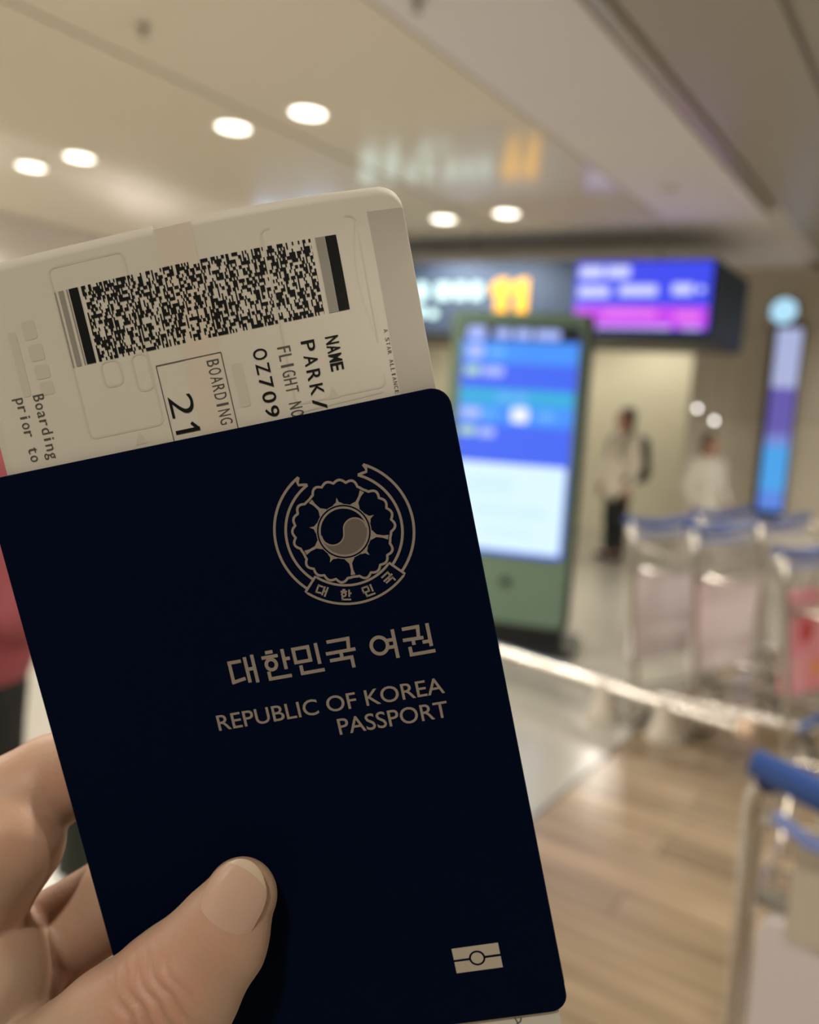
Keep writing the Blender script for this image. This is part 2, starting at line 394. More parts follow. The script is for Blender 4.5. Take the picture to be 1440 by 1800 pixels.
for (x0, x1, z0, z1) in ((-1.13, -0.92, 0.50, 0.60), (-0.90, -0.70, 0.50, 0.60), (-1.13, -0.86, 0.34, 0.43), (-0.78, -0.46, 0.35, 0.44), (-0.34, -0.17, 0.36, 0.45), (-0.14, -0.08, 0.38, 0.43),
                         (-1.05, -0.32, 0.075, 0.10), (-0.24, -0.08, 0.075, 0.10)):
    on_screen(x0, x1, z0, z1, WSC)
PK = glow('screen_pink', (0.95, 0.25, 0.9), 0.9)
on_screen(-0.9, -0.45, 0.17, 0.24, PK); on_screen(-0.3, -0.1, 0.15, 0.22, PK)

# ================================================================== INFORMATION KIOSK
KA = -0.29
ki = thing('information_kiosk', 'tall grey green digital kiosk with bright blue screen', 'kiosk', (1.06, 5.2, 0), KA)
KW = 0.90; KG = mat('grey_green_metal', (0.16, 0.245, 0.18), 0.35, 0.1)
MB().box((-KW / 2, 0.10, 1.16), (KW, 0.17, 2.02)).build('body', BLACK, ki, bevel=0.02)
MB().prism(rrect(-KW + 0.005, 0.17, -0.03, 2.17, 0.04, 5), lambda p: (p[0], 0.02, p[1]), lambda p: (p[0], -0.004, p[1])).build('front_panel', KG, ki, smooth='auto')
MB().prism(rrect(-KW - 0.05, -0.12, 0.06, 0.42, 0.05, 5), lambda p: (p[0], p[1], 0.0), lambda p: (p[0], p[1], 0.05)).build('foot_plate', BLACK, ki)
MB().box((-KW / 2, 0.10, 0.10), (KW - 0.06, 0.16, 0.12)).build('plinth', BLACK, ki, bevel=0.01)
MB().lathe([(0.03, 0.0), (0.034, -0.003), (0.02, -0.006), (0.002, -0.006)], (-KW / 2 + 0.03, -0.004, 0.44), 'y', 20).build('camera_dot', BLACK, ki)
SX0, SX1, SZ0, SZ1 = -0.815, -0.075, 0.625, 2.09
def kblk(name, x0, x1, z0, z1, m_, par, y0, y1, r=0.012):
    q = rrect(x0, z0, x1, z1, min(r, (x1 - x0) / 2.05, (z1 - z0) / 2.05), 4)
    return MB().prism(q, lambda p: (p[0], y0, p[1]), lambda p: (p[0], y1, p[1])).build(name, m_, par)
def kz(f): return SZ1 - f * (SZ1 - SZ0)
def kx(f): return SX0 + f * (SX1 - SX0)
ks = kblk('screen', SX0, SX1, SZ0, SZ1, glow('kiosk_blue', (0.045, 0.125, 0.84), 1.0), ki, -0.003, -0.012, 0.02)
LB = glow('kiosk_light_blue', (0.05, 0.27, 0.90), 1.0); TE = glow('kiosk_teal', (0.03, 0.40, 0.72), 0.95)
PALE = glow('kiosk_pale', (0.64, 0.82, 0.97), 1.04); LAV = glow('kiosk_lavender', (0.40, 0.50, 0.98), 0.95)
YG = glow('kiosk_yellow_green', (0.42, 0.66, 0.52), 0.95); SKY = glow('kiosk_sky', (0.12, 0.42, 0.95), 0.95)
DKB = mat('kiosk_screen_header', (0.03, 0.035, 0.04), 0.3)
def kb(x0, x1, f0, f1, m_, lay=1): return kblk('screen_block', kx(x0), kx(x1), kz(f1), kz(f0), m_, ks, -0.0115, -0.0125 - 0.0008 * lay, 0.02)
kb(0.0, 1.0, 0.0, 0.068, DKB); kb(0.0, 1.0, 0.072, 0.165, LB); kb(0.0, 1.0, 0.275, 0.345, TE); kb(0.0, 1.0, 0.345, 0.43, LB)
kb(0.02, 0.98, 0.60, 0.985, PALE)
for (x0, x1, f0, f1, m_) in ((0.03, 0.20, 0.01, 0.065, LAV), (0.27, 0.42, 0.018, 0.058, LAV), (0.44, 0.60, 0.018, 0.058, LAV), (0.62, 0.84, 0.018, 0.058, LAV),
        (0.04, 0.19, 0.085, 0.15, LAV), (0.24, 0.38, 0.10, 0.14, SKY), (0.03, 0.17, 0.18, 0.222, YG), (0.19, 0.38, 0.18, 0.222, LAV),
        (0.34, 0.46, 0.292, 0.33, SKY), (0.48, 0.60, 0.292, 0.33, SKY), (0.02, 0.20, 0.362, 0.41, LAV), (0.23, 0.33, 0.37, 0.405, SKY),
        (0.47, 0.62, 0.352, 0.418, glow('kiosk_white', (0.75, 0.78, 1.0), 1.1)), (0.70, 0.84, 0.368, 0.405, SKY), (0.02, 0.17, 0.445, 0.485, YG), (0.19, 0.34, 0.448, 0.488, LAV)):
    kb(x0, x1, f0, f1, m_, 3)
for (x0, x1, f0, f1) in ((0.12, 0.55, 0.66, 0.74), (0.2, 0.85, 0.78, 0.84), (0.3, 0.75, 0.88, 0.92)):
    kb(x0, x1, f0, f1, glow('kiosk_faint', (0.59, 0.80, 0.92), 1.02), 3)

# ================================================================== WALL DISPLAY, LIT DISC, GLINTS
wd = thing('wall_display', 'tall narrow wall display glowing white, purple and blue', 'display', room(9.2, -1.66, 0.66), ROOM_RZ)
MB().box((0, -0.05, 0.98), (0.29, 0.10, 1.96)).build('frame', BLACK, wd, bevel=0.01)
for (z0, z1, c, s) in ((1.33, 1.92, (0.50, 0.55, 0.86), 0.75), (0.86, 1.33, (0.14, 0.11, 0.46), 0.8), (0.74, 0.86, (0.20, 0.27, 0.72), 0.8), (0.28, 0.74, (0.06, 0.36, 0.82), 0.9), (0.08, 0.28, (0.10, 0.24, 0.75), 0.9)):
    MB().box((0.02, -0.102, (z0 + z1) / 2), (0.235, 0.006, z1 - z0)).build('screen_area', glow('display_%d' % int(z0 * 100), c, s), wd)
dl = thing('round_wall_sign', 'round pale blue lit disc above the narrow wall display', 'lit sign', room(9.2, -1.73, 2.76), ROOM_RZ)
MB().lathe([(0.14, 0.0), (0.14, -0.05), (0.13, -0.055), (0.125, -0.05)], axis='y', seg=32).build('rim', DSTEEL, dl, smooth='auto')
MB().lathe([(0.125, -0.045), (0.125, -0.056), (0.01, -0.058)], axis='y', seg=32).build('lit_face', glow('pale_blue_disc', (0.42, 0.72, 0.92), 1.0), dl)
for (b, z, nm) in ((-2.48, 1.74, 'upper'), (-2.29, 1.62, 'lower')):  # chrome glints, built as small glowing lamps
    o = thing('wall_glint', '%s of two small round glints on the stone wall edge, built as glowing beads' % nm, 'wall glint', room(9.2, b, z), ROOM_RZ)
    MB().lathe([(0.03, 0.0), (0.03, -0.02), (0.012, -0.03), (0.012, -0.06), (0.026, -0.07)], axis='y', seg=16).build('holder', DSTEEL, o, smooth='auto')
    MB().lathe([(0.024, -0.07), (0.02, -0.085), (0.01, -0.092), (0.002, -0.094)], axis='y', seg=16).build('glint_bead', glow('glint_glow', (1.0, 0.95, 0.90), 5.0), o, smooth=True)

# ================================================================== LOW BARRIER RAIL
ra, rb_ = room(4.31, -2.95, 0.165), room(3.90, -0.72, 0.165)
rl = thing('barrier_rail', 'low silver barrier tube on short posts before the kiosk', 'rail', (ra.x, ra.y, 0))
d_ = rb_ - ra
MB().tube([(0, 0, 0.165), (d_.x, d_.y, 0.165)], 0.042, 16).build('tube', STEEL, rl, smooth='auto')
e = d_.normalized()
MB().tube([Vector((d_.x, d_.y, 0.165)) + e * 0.0, Vector((d_.x, d_.y, 0.165)) + e * 0.02, Vector((d_.x, d_.y, 0.165)) + e * 0.06], [0.047, 0.047, 0.036], 16).build('end_cap', mat('warm_beige_cap', (0.75, 0.56, 0.40), 0.4), rl, smooth='auto')
for t in (0.08, 0.695, 0.845):
    q = d_ * t
    MB().lathe([(0.095, 0.0), (0.095, 0.02), (0.07, 0.06), (0.055, 0.15), (0.05, 0.185), (0.02, 0.20)], (q.x, q.y, 0), seg=16).build('post', mat('pale_post', (0.50, 0.45, 0.38), 0.45), rl, smooth='auto')

# ================================================================== LUGGAGE TROLLEYS
def make_trolley():
    t = thing('luggage_trolley', 'luggage trolley', 'trolley')
    W2 = 0.29
    for s in (-1, 1):
        MB().tube([(s * W2, 0.10, 0.16), (s * W2, 0.05, 0.5), (s * W2, 0.0, 0.88), (s * (W2 - 0.004), -0.02, 0.955), (s * (W2 - 0.02), -0.05, 0.99)], 0.017, 12).build('upright', STEEL, t, smooth='auto')
        MB().tube([(s * W2, 0.10, 0.16), (s * (W2 - 0.02), 0.5, 0.20), (s * (W2 - 0.10), 0.92, 0.22)], 0.016, 10).build('side_rail', STEEL, t, smooth='auto')
        wh = MB().lathe([(0.05, -0.016), (0.062, -0.016), (0.068, -0.01), (0.068, 0.01), (0.062, 0.016), (0.05, 0.016)], (s * (W2 + 0.004), 0.14, 0.07), 'x', 20).build('wheel', RUBBER, t, smooth='auto')
        MB().lathe([(0.02, -0.02), (0.05, -0.017), (0.05, 0.017), (0.02, 0.02)], (s * (W2 + 0.004), 0.14, 0.07), 'x', 16).build('hub', mat('pale_hub', (0.62, 0.56, 0.47), 0.5), wh)
        MB().box((s * (W2 - 0.005), 0.115, 0.13), (0.05, 0.06, 0.10)).build('wheel_fork', DSTEEL, t, bevel=0.008)
    # handle: blue grip, dipping towards the middle
    pts = [(x, -0.06 - 0.03 * math.cos(x / 0.29 * PI / 2), 0.985 + 0.035 * abs(x / 0.29) ** 1.5) for x in [(-0.29 + 0.58 * i / 14) for i in range(15)]]
    rr = [0.021 + 0.007 * math.sin(PI * i / 14) for i in range(15)]
    MB().tube(pts, rr, 14).build('handle', BLUE, t, smooth='auto')
    MB().tube([(-0.25, -0.055, 0.945), (-0.2, -0.085, 0.935), (0.2, -0.085, 0.935), (0.25, -0.055, 0.945)], 0.011, 10).build('brake_bar', mat('pale_blue_plastic', (0.22, 0.28, 0.62), 0.3), t, smooth='auto')
    MB().tube([(-W2, 0.03, 0.772), (W2, 0.03, 0.772)], 0.014, 10).build('cross_bar', DSTEEL, t, smooth='auto')
    # wire basket
    m = MB()
    for x in [(-0.26 + 0.04 * i) for i in range(14)]:
        m.tube([(x, 0.02, 0.9), (x, 0.05, 0.785), (x, 0.22, 0.785), (x, 0.27, 0.87)], 0.0028, 5)
    for (y, z) in ((0.02, 0.9), (0.035, 0.82), (0.05, 0.785), (0.11, 0.785), (0.17, 0.785), (0.22, 0.785), (0.245, 0.80), (0.27, 0.87)):
        m.tube([(-0.275, y, z), (0.275, y, z)], 0.004 if z in (0.9, 0.87) else 0.003, 5)
    for s in (-1, 1):
        m.tube([(s * 0.275, 0.02, 0.9), (s * 0.275, 0.27, 0.87)], 0.004, 5)
        m.tube([(s * 0.275, 0.05, 0.785), (s * 0.275, 0.22, 0.785), (s * 0.275, 0.27, 0.87)], 0.003, 5)
    m.build('wire_basket', STEEL, t, smooth='auto')
    m = MB()
    for y in [0.16 + 0.09 * i for i in range(9)]:
        m.tube([(-W2 + 0.02 + max(0, y - 0.5) * 0.2, y, 0.19), (W2 - 0.02 - max(0, y - 0.5) * 0.2, y, 0.19)], 0.008, 6)
    m.build('load_deck', DSTEEL, t, smooth='auto')
    MB().tube([(-0.19, 0.92, 0.22), (-0.17, 0.97, 0.28), (0.17, 0.97, 0.28), (0.19, 0.92, 0.22)], 0.018, 10).build('front_bumper', BLUE, t, smooth='auto')
    fwl = MB().lathe([(0.04, -0.02), (0.05, -0.02), (0.055, -0.012), (0.055, 0.012), (0.05, 0.02), (0.04, 0.02)], (0, 0.86, 0.056), 'x', 18).build('wheel', RUBBER, t, smooth='auto')
    MB().lathe([(0.015, -0.024), (0.04, -0.021), (0.04, 0.021), (0.015, 0.024)], (0, 0.86, 0.056), 'x', 14).build('hub', MATS['pale_hub'], fwl)
    MB().box((0, 0.86, 0.15), (0.07, 0.06, 0.09)).build('wheel_fork', DSTEEL, t, bevel=0.008)
    return t
LAVP = mat('lavender_panel', (0.80, 0.73, 0.75), 0.4); PINKP = mat('pink_panel', (0.70, 0.17, 0.24), 0.4, noise=((5, 5, 5), (0.78, 0.38, 0.42), 2))
GREYP = mat('pale_grey_panel', (0.60, 0.58, 0.52), 0.45); BEIGE = mat('beige_card', (0.66, 0.58, 0.46), 0.5)
REDP = mat('red_print', (0.55, 0.03, 0.04), 0.4); ORP = mat('orange_print', (0.75, 0.30, 0.06), 0.4)
tp = make_trolley(); used = [0]
def trolley(a, b, rz, label, pm_, z1=0.70, z0=0.24, extra=None):
    t = tp if not used[0] else copy_tree(tp)
    used[0] = 1
    t.location = room(a, b); t.rotation_euler = (0, 0, rz); tag(t, label, 'trolley', 'airport luggage trolleys')
    MARK.append((t, pm_, z0, z1, extra))
MARK = []
RZB = ROOM_RZ - PI / 2 - 0.36                 # forward = +b, turned a little
trolley(1.33, 0.08, ROOM_RZ, 'luggage trolley standing alone on the wood floor with a beige card', LAVP, 0.755, 0.24, extra='card')
trolley(3.99, -0.47, RZB, 'luggage trolley carrying the pink advertising panel', PINKP, 0.86, 0.40, extra='pink')
trolley(4.46, -0.97, RZB, 'luggage trolley with lavender panel next to the pink one', LAVP, 0.78, 0.28)
trolley(4.41, -1.27, RZB, 'luggage trolley with lavender panel at the kiosk end of the row', LAVP, 0.78, 0.28)
trolley(5.30, -0.82, RZB, 'luggage trolley with pale grey panel in the back row by the wall display', GREYP, 0.92, 0.60)
trolley(5.30, -1.16, RZB, 'luggage trolley with pale grey panel in the back row behind the lavender panels', GREYP, 0.92, 0.60)
for (t, pm_, z0, z1, extra) in MARK:
    p = MB().prism(rrect(-0.265, z0, 0.265, z1, 0.03, 4), lambda p: (p[0], 0.030, p[1]), lambda p: (p[0], 0.006, p[1])).build('advert_panel', pm_, t)
    if extra == 'card':
        c = MB().prism(rrect(-0.225, 0.745, 0.03, 0.925, 0.01, 3), lambda p: (p[0], -0.012, p[1]), lambda p: (p[0], -0.018, p[1])).build('notice_card', BEIGE, t)
        MB().box((-0.11, -0.014, 0.935), (0.10, 0.012, 0.022)).build('clip', REDP, c, bevel=0.004)
    if extra == 'pink':
        for (x, z, r, mm) in ((-0.10, 0.55, 0.05, REDP), (0.02, 0.50, 0.04, ORP), (0.13, 0.68, 0.05, REDP)):
            MB().lathe([(r, 0.0295), (r, 0.032), (r * 0.5, 0.0325)], (x, 0, z), 'y', 16).build('printed_spot', mm, p)

# ================================================================== PEOPLE
SKINP = mat('plain_skin', (0.50, 0.27, 0.19), 0.5); HAIR = mat('black_hair', (0.012, 0.010, 0.009), 0.5)
def person(name, label, loc, rz, sc, top, legs, shoes, top_hem=0.86, coat=0.0, arm_bend=0.0):
    """facing local -y; z up; built for 1.70 m then scaled"""
    P = thing(name, label, 'person', loc, rz); P.scale = (sc, sc, sc)
    sh, el, wr = 0.19, 1.10, 0.86
    body = [((0, -0.012, 1.60), (0, 0.010, 1.615), 0.085, 0.090, 0.02), ((0, -0.035, 1.535), (0, -0.02, 1.56), 0.052, 0.07, 0.02),
            ((0, -0.10, 1.575), (0, -0.112, 1.558), 0.012, 0.015, 0.012), ((0, -0.098, 1.525), (0, -0.096, 1.523), 0.017, 0.017, 0.01),
            ((0, 0.015, 1.40), (0, 0.0, 1.53), 0.055, 0.05, 0.03),
            ((0, 0.01, 1.22), (0, 0.01, 1.36), 0.13, 0.10, 0.05, ((0, 1, 0), 0.75)), ((0, 0.0, 0.98), (0, 0.0, 1.22), 0.125, 0.115, 0.06, ((0, 1, 0), 0.8))]
    top_p = [((0, 0.01, 1.20), (0, 0.012, 1.35), 0.165, 0.115, 0.06, ((0, 1, 0), 0.72)), ((0, 0.0, top_hem), (0, 0.0, 1.2), 0.165 + coat, 0.155, 0.06, ((0, 1, 0), 0.78)),
             ((0, 0.015, 1.37), (0, 0.01, 1.43), 0.075, 0.062, 0.03)]
    leg_p = [((-0.03, 0.0, 0.93), (0.03, 0.0, 0.93), 0.125, 0.125, 0.05, ((0, 1, 0), 0.85))]
    for s in (-1, 1):
        body += [((s * 0.085, 0.005, 1.57), (s * 0.088, 0.01, 1.595), 0.014, 0.018, 0.008)]
        S_, E_, W_ = (s * sh, 0.015, 1.365), (s * 0.245, 0.03, el), (s * 0.25, -0.05 - arm_bend, wr + arm_bend)
        body += [(S_, E_, 0.046, 0.038, 0.04), (E_, W_, 0.037, 0.026, 0.03), (W_, (s * 0.25, -0.07 - arm_bend, wr - 0.07 + arm_bend), 0.024, 0.034, 0.015, ((1, 0, 0), 0.6))]
        for q in range(4):
            y0 = -0.045 - 0.018 * q - arm_bend
            body.append(((s * 0.25, y0, wr - 0.10 + arm_bend), (s * 0.245, y0 - 0.008, wr - (0.165 if q in (1, 2) else 0.15) + arm_bend), 0.0095, 0.0075, 0.006))
        body.append(((s * 0.245, -0.10 - arm_bend, wr - 0.05 + arm_bend), (s * 0.235, -0.125 - arm_bend, wr - 0.10 + arm_bend), 0.011, 0.009, 0.006))
        Hp, Kn, An = (s * 0.085, 0.0, 0.92), (s * 0.095, -0.01, 0.49), (s * 0.10, 0.015, 0.10)
        body += [(Hp, Kn, 0.075, 0.05, 0.05), (Kn, An, 0.05, 0.033, 0.03), (An, (s * 0.105, -0.10, 0.04), 0.033, 0.028, 0.02)]
        top_p += [(S_, E_, 0.062, 0.054, 0.05), (E_, (s * 0.25, -0.045 - arm_bend, wr + 0.02 + arm_bend), 0.052, 0.040, 0.03)]
        leg_p += [(Hp, Kn, 0.098, 0.072, 0.05), (Kn, (s * 0.10, 0.012, 0.085), 0.072, 0.060, 0.03)]
        sdf_obj('shoe', [((s * 0.10, 0.035, 0.045), (s * 0.107, -0.13, 0.035), 0.045, 0.035, 0.01), ((s * 0.10, 0.02, 0.09), (s * 0.10, 0.02, 0.05), 0.04, 0.045, 0.01)], 0.010, shoes, P, 0.01)
        MB().lathe([(0.001, -0.002), (0.008, 0.0), (0.011, 0.006), (0.008, 0.012), (0.001, 0.014)], (s * 0.033, -0.097, 1.594), 'y', 10).build('eye', BLACK, P, smooth=True)
    sdf_obj('body', body, 0.0085, SKINP, P, 0.02)
    sdf_obj('jacket', top_p, 0.012, top, P, 0.03)
    sdf_obj('trousers', leg_p, 0.012, legs, P, 0.03)
    sdf_obj('hair', [((0, 0.03, 1.63), (0, 0.035, 1.645), 0.094, 0.094, 0.02), ((0, 0.06, 1.60), (0, 0.075, 1.50), 0.075, 0.055, 0.03), ((-0.06, 0.02, 1.62), (0.06, 0.02, 1.62), 0.05, 0.05, 0.03)], 0.009, HAIR, P, 0.02)
    return P
CREAMC = mat('cream_coat', (0.80, 0.73, 0.60), 0.8); DARKC = mat('black_trousers', (0.012, 0.012, 0.013), 0.8)
PINKC = mat('dusty_pink_jacket', (0.42, 0.10, 0.12), 0.85); SHOE = mat('black_shoe', (0.02, 0.02, 0.02), 0.5); GREYC = mat('light_grey_clothes', (0.72, 0.69, 0.62), 0.8)
fp = room(9.0, -3.22)
person('person', 'distant person in cream coat and black trousers, walking past the kiosk', (fp.x, fp.y, 0), math.radians(-65), 0.99, CREAMC, DARKC, SHOE, 0.84, 0.02)
gp = room(9.6, -2.62) 
person('person', 'distant person in pale grey clothes beside the stone wall', (2.98, 8.35, 0), math.radians(20), 0.86, GREYC, GREYC, SHOE, 0.8, 0.0, 0.05)
person('person', 'person in dusty pink jacket and black trousers behind the hand', (-0.93, 1.62, 0), math.radians(165), 0.98, PINKC, DARKC, SHOE, 1.02, 0.035, 0.24)
# backpack of the distant person
bpk = thing('backpack', 'dark backpack worn by the person in the cream coat', 'backpack', (fp.x, fp.y, 0), math.radians(-65))
sdf_obj('bag', [((-0.09, 0.19, 1.0), (-0.08, 0.18, 1.30), 0.13, 0.11, 0.03), ((0.09, 0.19, 1.0), (0.08, 0.18, 1.30), 0.13, 0.11, 0.03)], 0.012, mat('dark_backpack', (0.015, 0.017, 0.022), 0.7), bpk, 0.05)
for s in (-1, 1):
    MB().tube([(s * 0.1, 0.15, 1.30), (s * 0.12, 0.04, 1.45), (s * 0.115, -0.10, 1.34), (s * 0.12, -0.11, 1.15), (s * 0.14, 0.06, 1.05)], 0.012, 8).build('strap', MATS['dark_backpack'], bpk, smooth=True)
# suitcase standing behind the fingers
sc_ = thing('suitcase', 'dark grey green ribbed suitcase seen between the fingers', 'suitcase', (-0.80, 2.46, 0), math.radians(12))
SUIT = mat('dark_grey_green_shell', (0.035, 0.042, 0.034), 0.45)
MB().prism(rrect(-0.22, -0.13, 0.22, 0.13, 0.05, 5), lambda p: (p[0], p[1], 0.05), lambda p: (p[0], p[1], 0.62)).build('shell', SUIT, sc_, smooth='auto', bevel=0.02)
for i in range(7):
    MB().box((-0.165 + 0.055 * i, -0.131, 0.335), (0.018, 0.012, 0.48)).build('rib', SUIT, sc_, bevel=0.004)
MB().tube([(-0.09, 0.06, 0.62), (-0.09, 0.06, 0.75), (0.09, 0.06, 0.75), (0.09, 0.06, 0.62)], 0.011, 8).build('pull_handle', BLACK, sc_, smooth='auto')
for sx_ in (-1, 1):
    for sy_ in (-1, 1):
        MB().lathe([(0.014, -0.012), (0.025, -0.012), (0.025, 0.012), (0.014, 0.012)], (sx_ * 0.17, sy_ * 0.09, 0.025), 'x', 14).build('wheel', RUBBER, sc_)

# ================================================================== PASSPORT, BOARDING PASS, HAND
# passport frame: u right, v up, n towards the viewer, origin in the middle of the front cover (millimetres)
PR = ((0.97723249, -0.19989477), (0.18773285, 0.97083453), (0.09885863, 0.13237217))
ux = Vector((PR[0][0], PR[1][0], PR[2][0])); vx = Vector((PR[0][1], PR[1][1], PR[2][1])); nx_ = ux.cross(vx)
LOC = Matrix(((ux.x, vx.x, nx_.x, -0.02447), (ux.y, vx.y, nx_.y, -0.04640), (ux.z, vx.z, nx_.z, -0.15962), (0, 0, 0, 1)))
PM = CAM @ LOC
MM = 0.001
NAVY = mat('navy_passport_cover', (0.0008, 0.0042, 0.0175), 0.65, spec=0.03, bump=(1800, 0.25, 0.0002))
FOIL = mat('dull_gold_foil', (0.30, 0.245, 0.20), 0.5, spec=0.2)
FOIL2 = mat('pale_gold_foil', (0.50, 0.43, 0.34), 0.45, spec=0.3)
FOIL3 = mat('fine_line_gold_foil', (0.15, 0.122, 0.10), 0.5, spec=0.3)
PAGE = mat('passport_page_paper', (0.70, 0.64, 0.55), 0.8)
PAPER = mat('boarding_pass_card', (0.68, 0.625, 0.53), 0.6, noise=((40, 40, 40), (0.66, 0.605, 0.515), 2))
pas = thing('passport', 'dark navy passport with gold lettering held in the hand', 'passport', mw=PM)
HW, HH = 44.7, 62.5
def slab(u0, u1, v0, v1, n0, n1, r, corners): 
    q = rrect(u0, v0, u1, v1, r, 8, corners)
    return MB().prism(q, lambda p: (p[0] * MM, p[1] * MM, n0 * MM), lambda p: (p[0] * MM, p[1] * MM, n1 * MM))
cov = slab(-HW, HW, -HH, HH, -0.7, 0.0, 3.6, (0, 1, 1, 0)).build('front_cover', NAVY, pas, smooth='auto', bevel=0.00018)
slab(-HW + 0.8, HW - 0.9, -HH + 0.7, HH - 0.7, -3.3, -1.35, 3.2, (0, 1, 1, 0)).build('page_block', PAGE, pas, smooth='auto')
slab(-HW, HW, -HH, HH, -4.1, -3.4, 3.6, (0, 1, 1, 0)).build('back_cover', NAVY, pas, smooth='auto', bevel=0.00018)
MB().prism([(-HW - 0.7 * math.sin(PI * i / 8), -4.1 + 4.1 * i / 8) for i in range(9)] + [(-HW + 0.75, 0 - 0.02), (-HW + 0.75, -4.08)],
           lambda p: (p[0] * MM, -HH * MM, p[1] * MM), lambda p: (p[0] * MM, HH * MM, p[1] * MM)).build('spine', NAVY, pas, smooth='auto')

class Flat:                                   # flat print on the cover, in u, v millimetres
    def __init__(s): s.m = MB()
    def put(s, vf, n=0.035, fn=None):
        vs, fs = vf; s.c = getattr(s, 'c', 0) + 1; n = n + 0.0015 * (s.c % 14)
        s.m.add([(fn(x, y) if fn else (x * MM, y * MM, n * MM)) for x, y in vs], fs); return s
    def stroke(s, pts, wd, closed=False, n=0.035, fn=None): return s.put(stroke2d(pts, wd, closed), n, fn)
    def poly(s, pts, n=0.035, fn=None): return s.put((pts, [tuple(range(len(pts)))]), n, fn)
def arc(cx, cy, r, a0, a1, seg=40): return [(cx + r * math.cos(math.radians(a0 + (a1 - a0) * i / seg)), cy + r * math.sin(math.radians(a0 + (a1 - a0) * i / seg))) for i in range(seg + 1)]

# --- lettering of the cover
HG = {  # hangul syllables as strokes on a unit square
 'dae': [[(0.40, 0.82), (0.05, 0.82), (0.05, 0.14), (0.42, 0.20)], [(0.60, 0.93), (0.60, 0.04)], [(0.60, 0.50), (0.84, 0.50)], [(0.86, 0.97), (0.86, 0.0)]],
 'han': [[(0.22, 0.95), (0.48, 0.95)], [(0.06, 0.79), (0.62, 0.79)], 'o0.34,0.52,0.17', [(0.80, 0.98), (0.80, 0.28)], [(0.80, 0.63), (1.0, 0.63)], [(0.20, 0.24), (0.20, 0.04), (0.88, 0.04)]],
 'min': [[(0.06, 0.90), (0.56, 0.90), (0.56, 0.44), (0.06, 0.44), (0.06, 0.90)], [(0.84, 0.98), (0.84, 0.26)], [(0.20, 0.26), (0.20, 0.04), (0.90, 0.04)]],
 'guk': [[(0.16, 0.94), (0.82, 0.94), (0.78, 0.60)], [(0.0, 0.55), (1.0, 0.55)], [(0.50, 0.55), (0.50, 0.32)], [(0.14, 0.30), (0.82, 0.30), (0.82, 0.0)]],
 'yeo': [ 'o0.32,0.52,0.27', [(0.84, 0.98), (0.84, 0.0)], [(0.56, 0.64), (0.84, 0.64)], [(0.56, 0.40), (0.84, 0.40)]],
 'gwon': [[(0.10, 0.92), (0.56, 0.92), (0.53, 0.62)], [(0.0, 0.55), (0.68, 0.53)], [(0.33, 0.54), (0.33, 0.34)], [(0.62, 0.38), (0.86, 0.38)], [(0.88, 0.98), (0.88, 0.20)], [(0.18, 0.24), (0.18, 0.03), (0.92, 0.03)]],
}
def hangul(F, key, x0, y0, wd, ht, sw, fn=None):
    for s in HG[key]:
        if isinstance(s, str):
            cx, cy, r = map(float, s[1:].split(','))
            F.stroke([(x0 + (cx + r * math.cos(2 * PI * i / 24)) * wd, y0 + (cy + r * 1.05 * math.sin(2 * PI * i / 24)) * ht) for i in range(24)], sw, True, fn=fn)
        else:
            for i in range(len(s) - 1):       # every straight run is its own bar with square ends
                (ax_, ay), (bx_, by) = s[i], s[i + 1]
                A_, B_ = (x0 + ax_ * wd, y0 + ay * ht), (x0 + bx_ * wd, y0 + by * ht)
                l = math.hypot(B_[0] - A_[0], B_[1] - A_[1]); ex, ey = (B_[0] - A_[0]) / l * sw / 2, (B_[1] - A_[1]) / l * sw / 2
                if len(s) == 2: ex = ey = 0
                F.stroke([(A_[0] - ex, A_[1] - ey), (B_[0] + ex, B_[1] + ey)], sw, fn=fn)
F = Flat()
for key, x0 in (('dae', -6.6), ('han', -0.25), ('min', 6.1), ('guk', 12.5), ('yeo', 21.0), ('gwon', 27.4)):
    hangul(F, key, x0, 14.55, 5.75, 5.75, 0.68)
F.m.build('korean_title', FOIL, cov)
F = Flat()
F.put(fit(text2d('REPUBLIC OF KOREA', 0.006), -11.4, 6.25, 33.2, 9.45)); F.m.build('country_line', FOIL, cov)
F = Flat()
F.put(fit(text2d('PASSPORT', 0.006), 11.7, 1.45, 33.1, 4.75)); F.m.build('passport_line', FOIL, cov)
# chip mark
F = Flat()
c_u, c_v, cw, ch_ = 28.8, -48.65, 9.3, 5.4
F.poly([(c_u + 1.22 * math.cos(2 * PI * i / 32), c_v + 1.22 * math.sin(2 * PI * i / 32)) for i in range(32)])
for s in (1, -1):
    top = [(c_u - cw / 2, c_v + s * 0.24)] + [(c_u + 1.62 * math.cos(PI - t * PI), c_v + s * max(0.24, 1.62 * math.sin(t * PI))) for t in [i / 20 for i in range(21)]] + [(c_u + cw / 2, c_v + s * 0.24)]
    n_ = len(top); vs = top + [(x, c_v + s * ch_ / 2) for x, y in top]
    F.put((vs, [(i, i + 1, n_ + i + 1, n_ + i) for i in range(n_ - 1)]))
F.m.build('chip_symbol', FOIL2, cov)
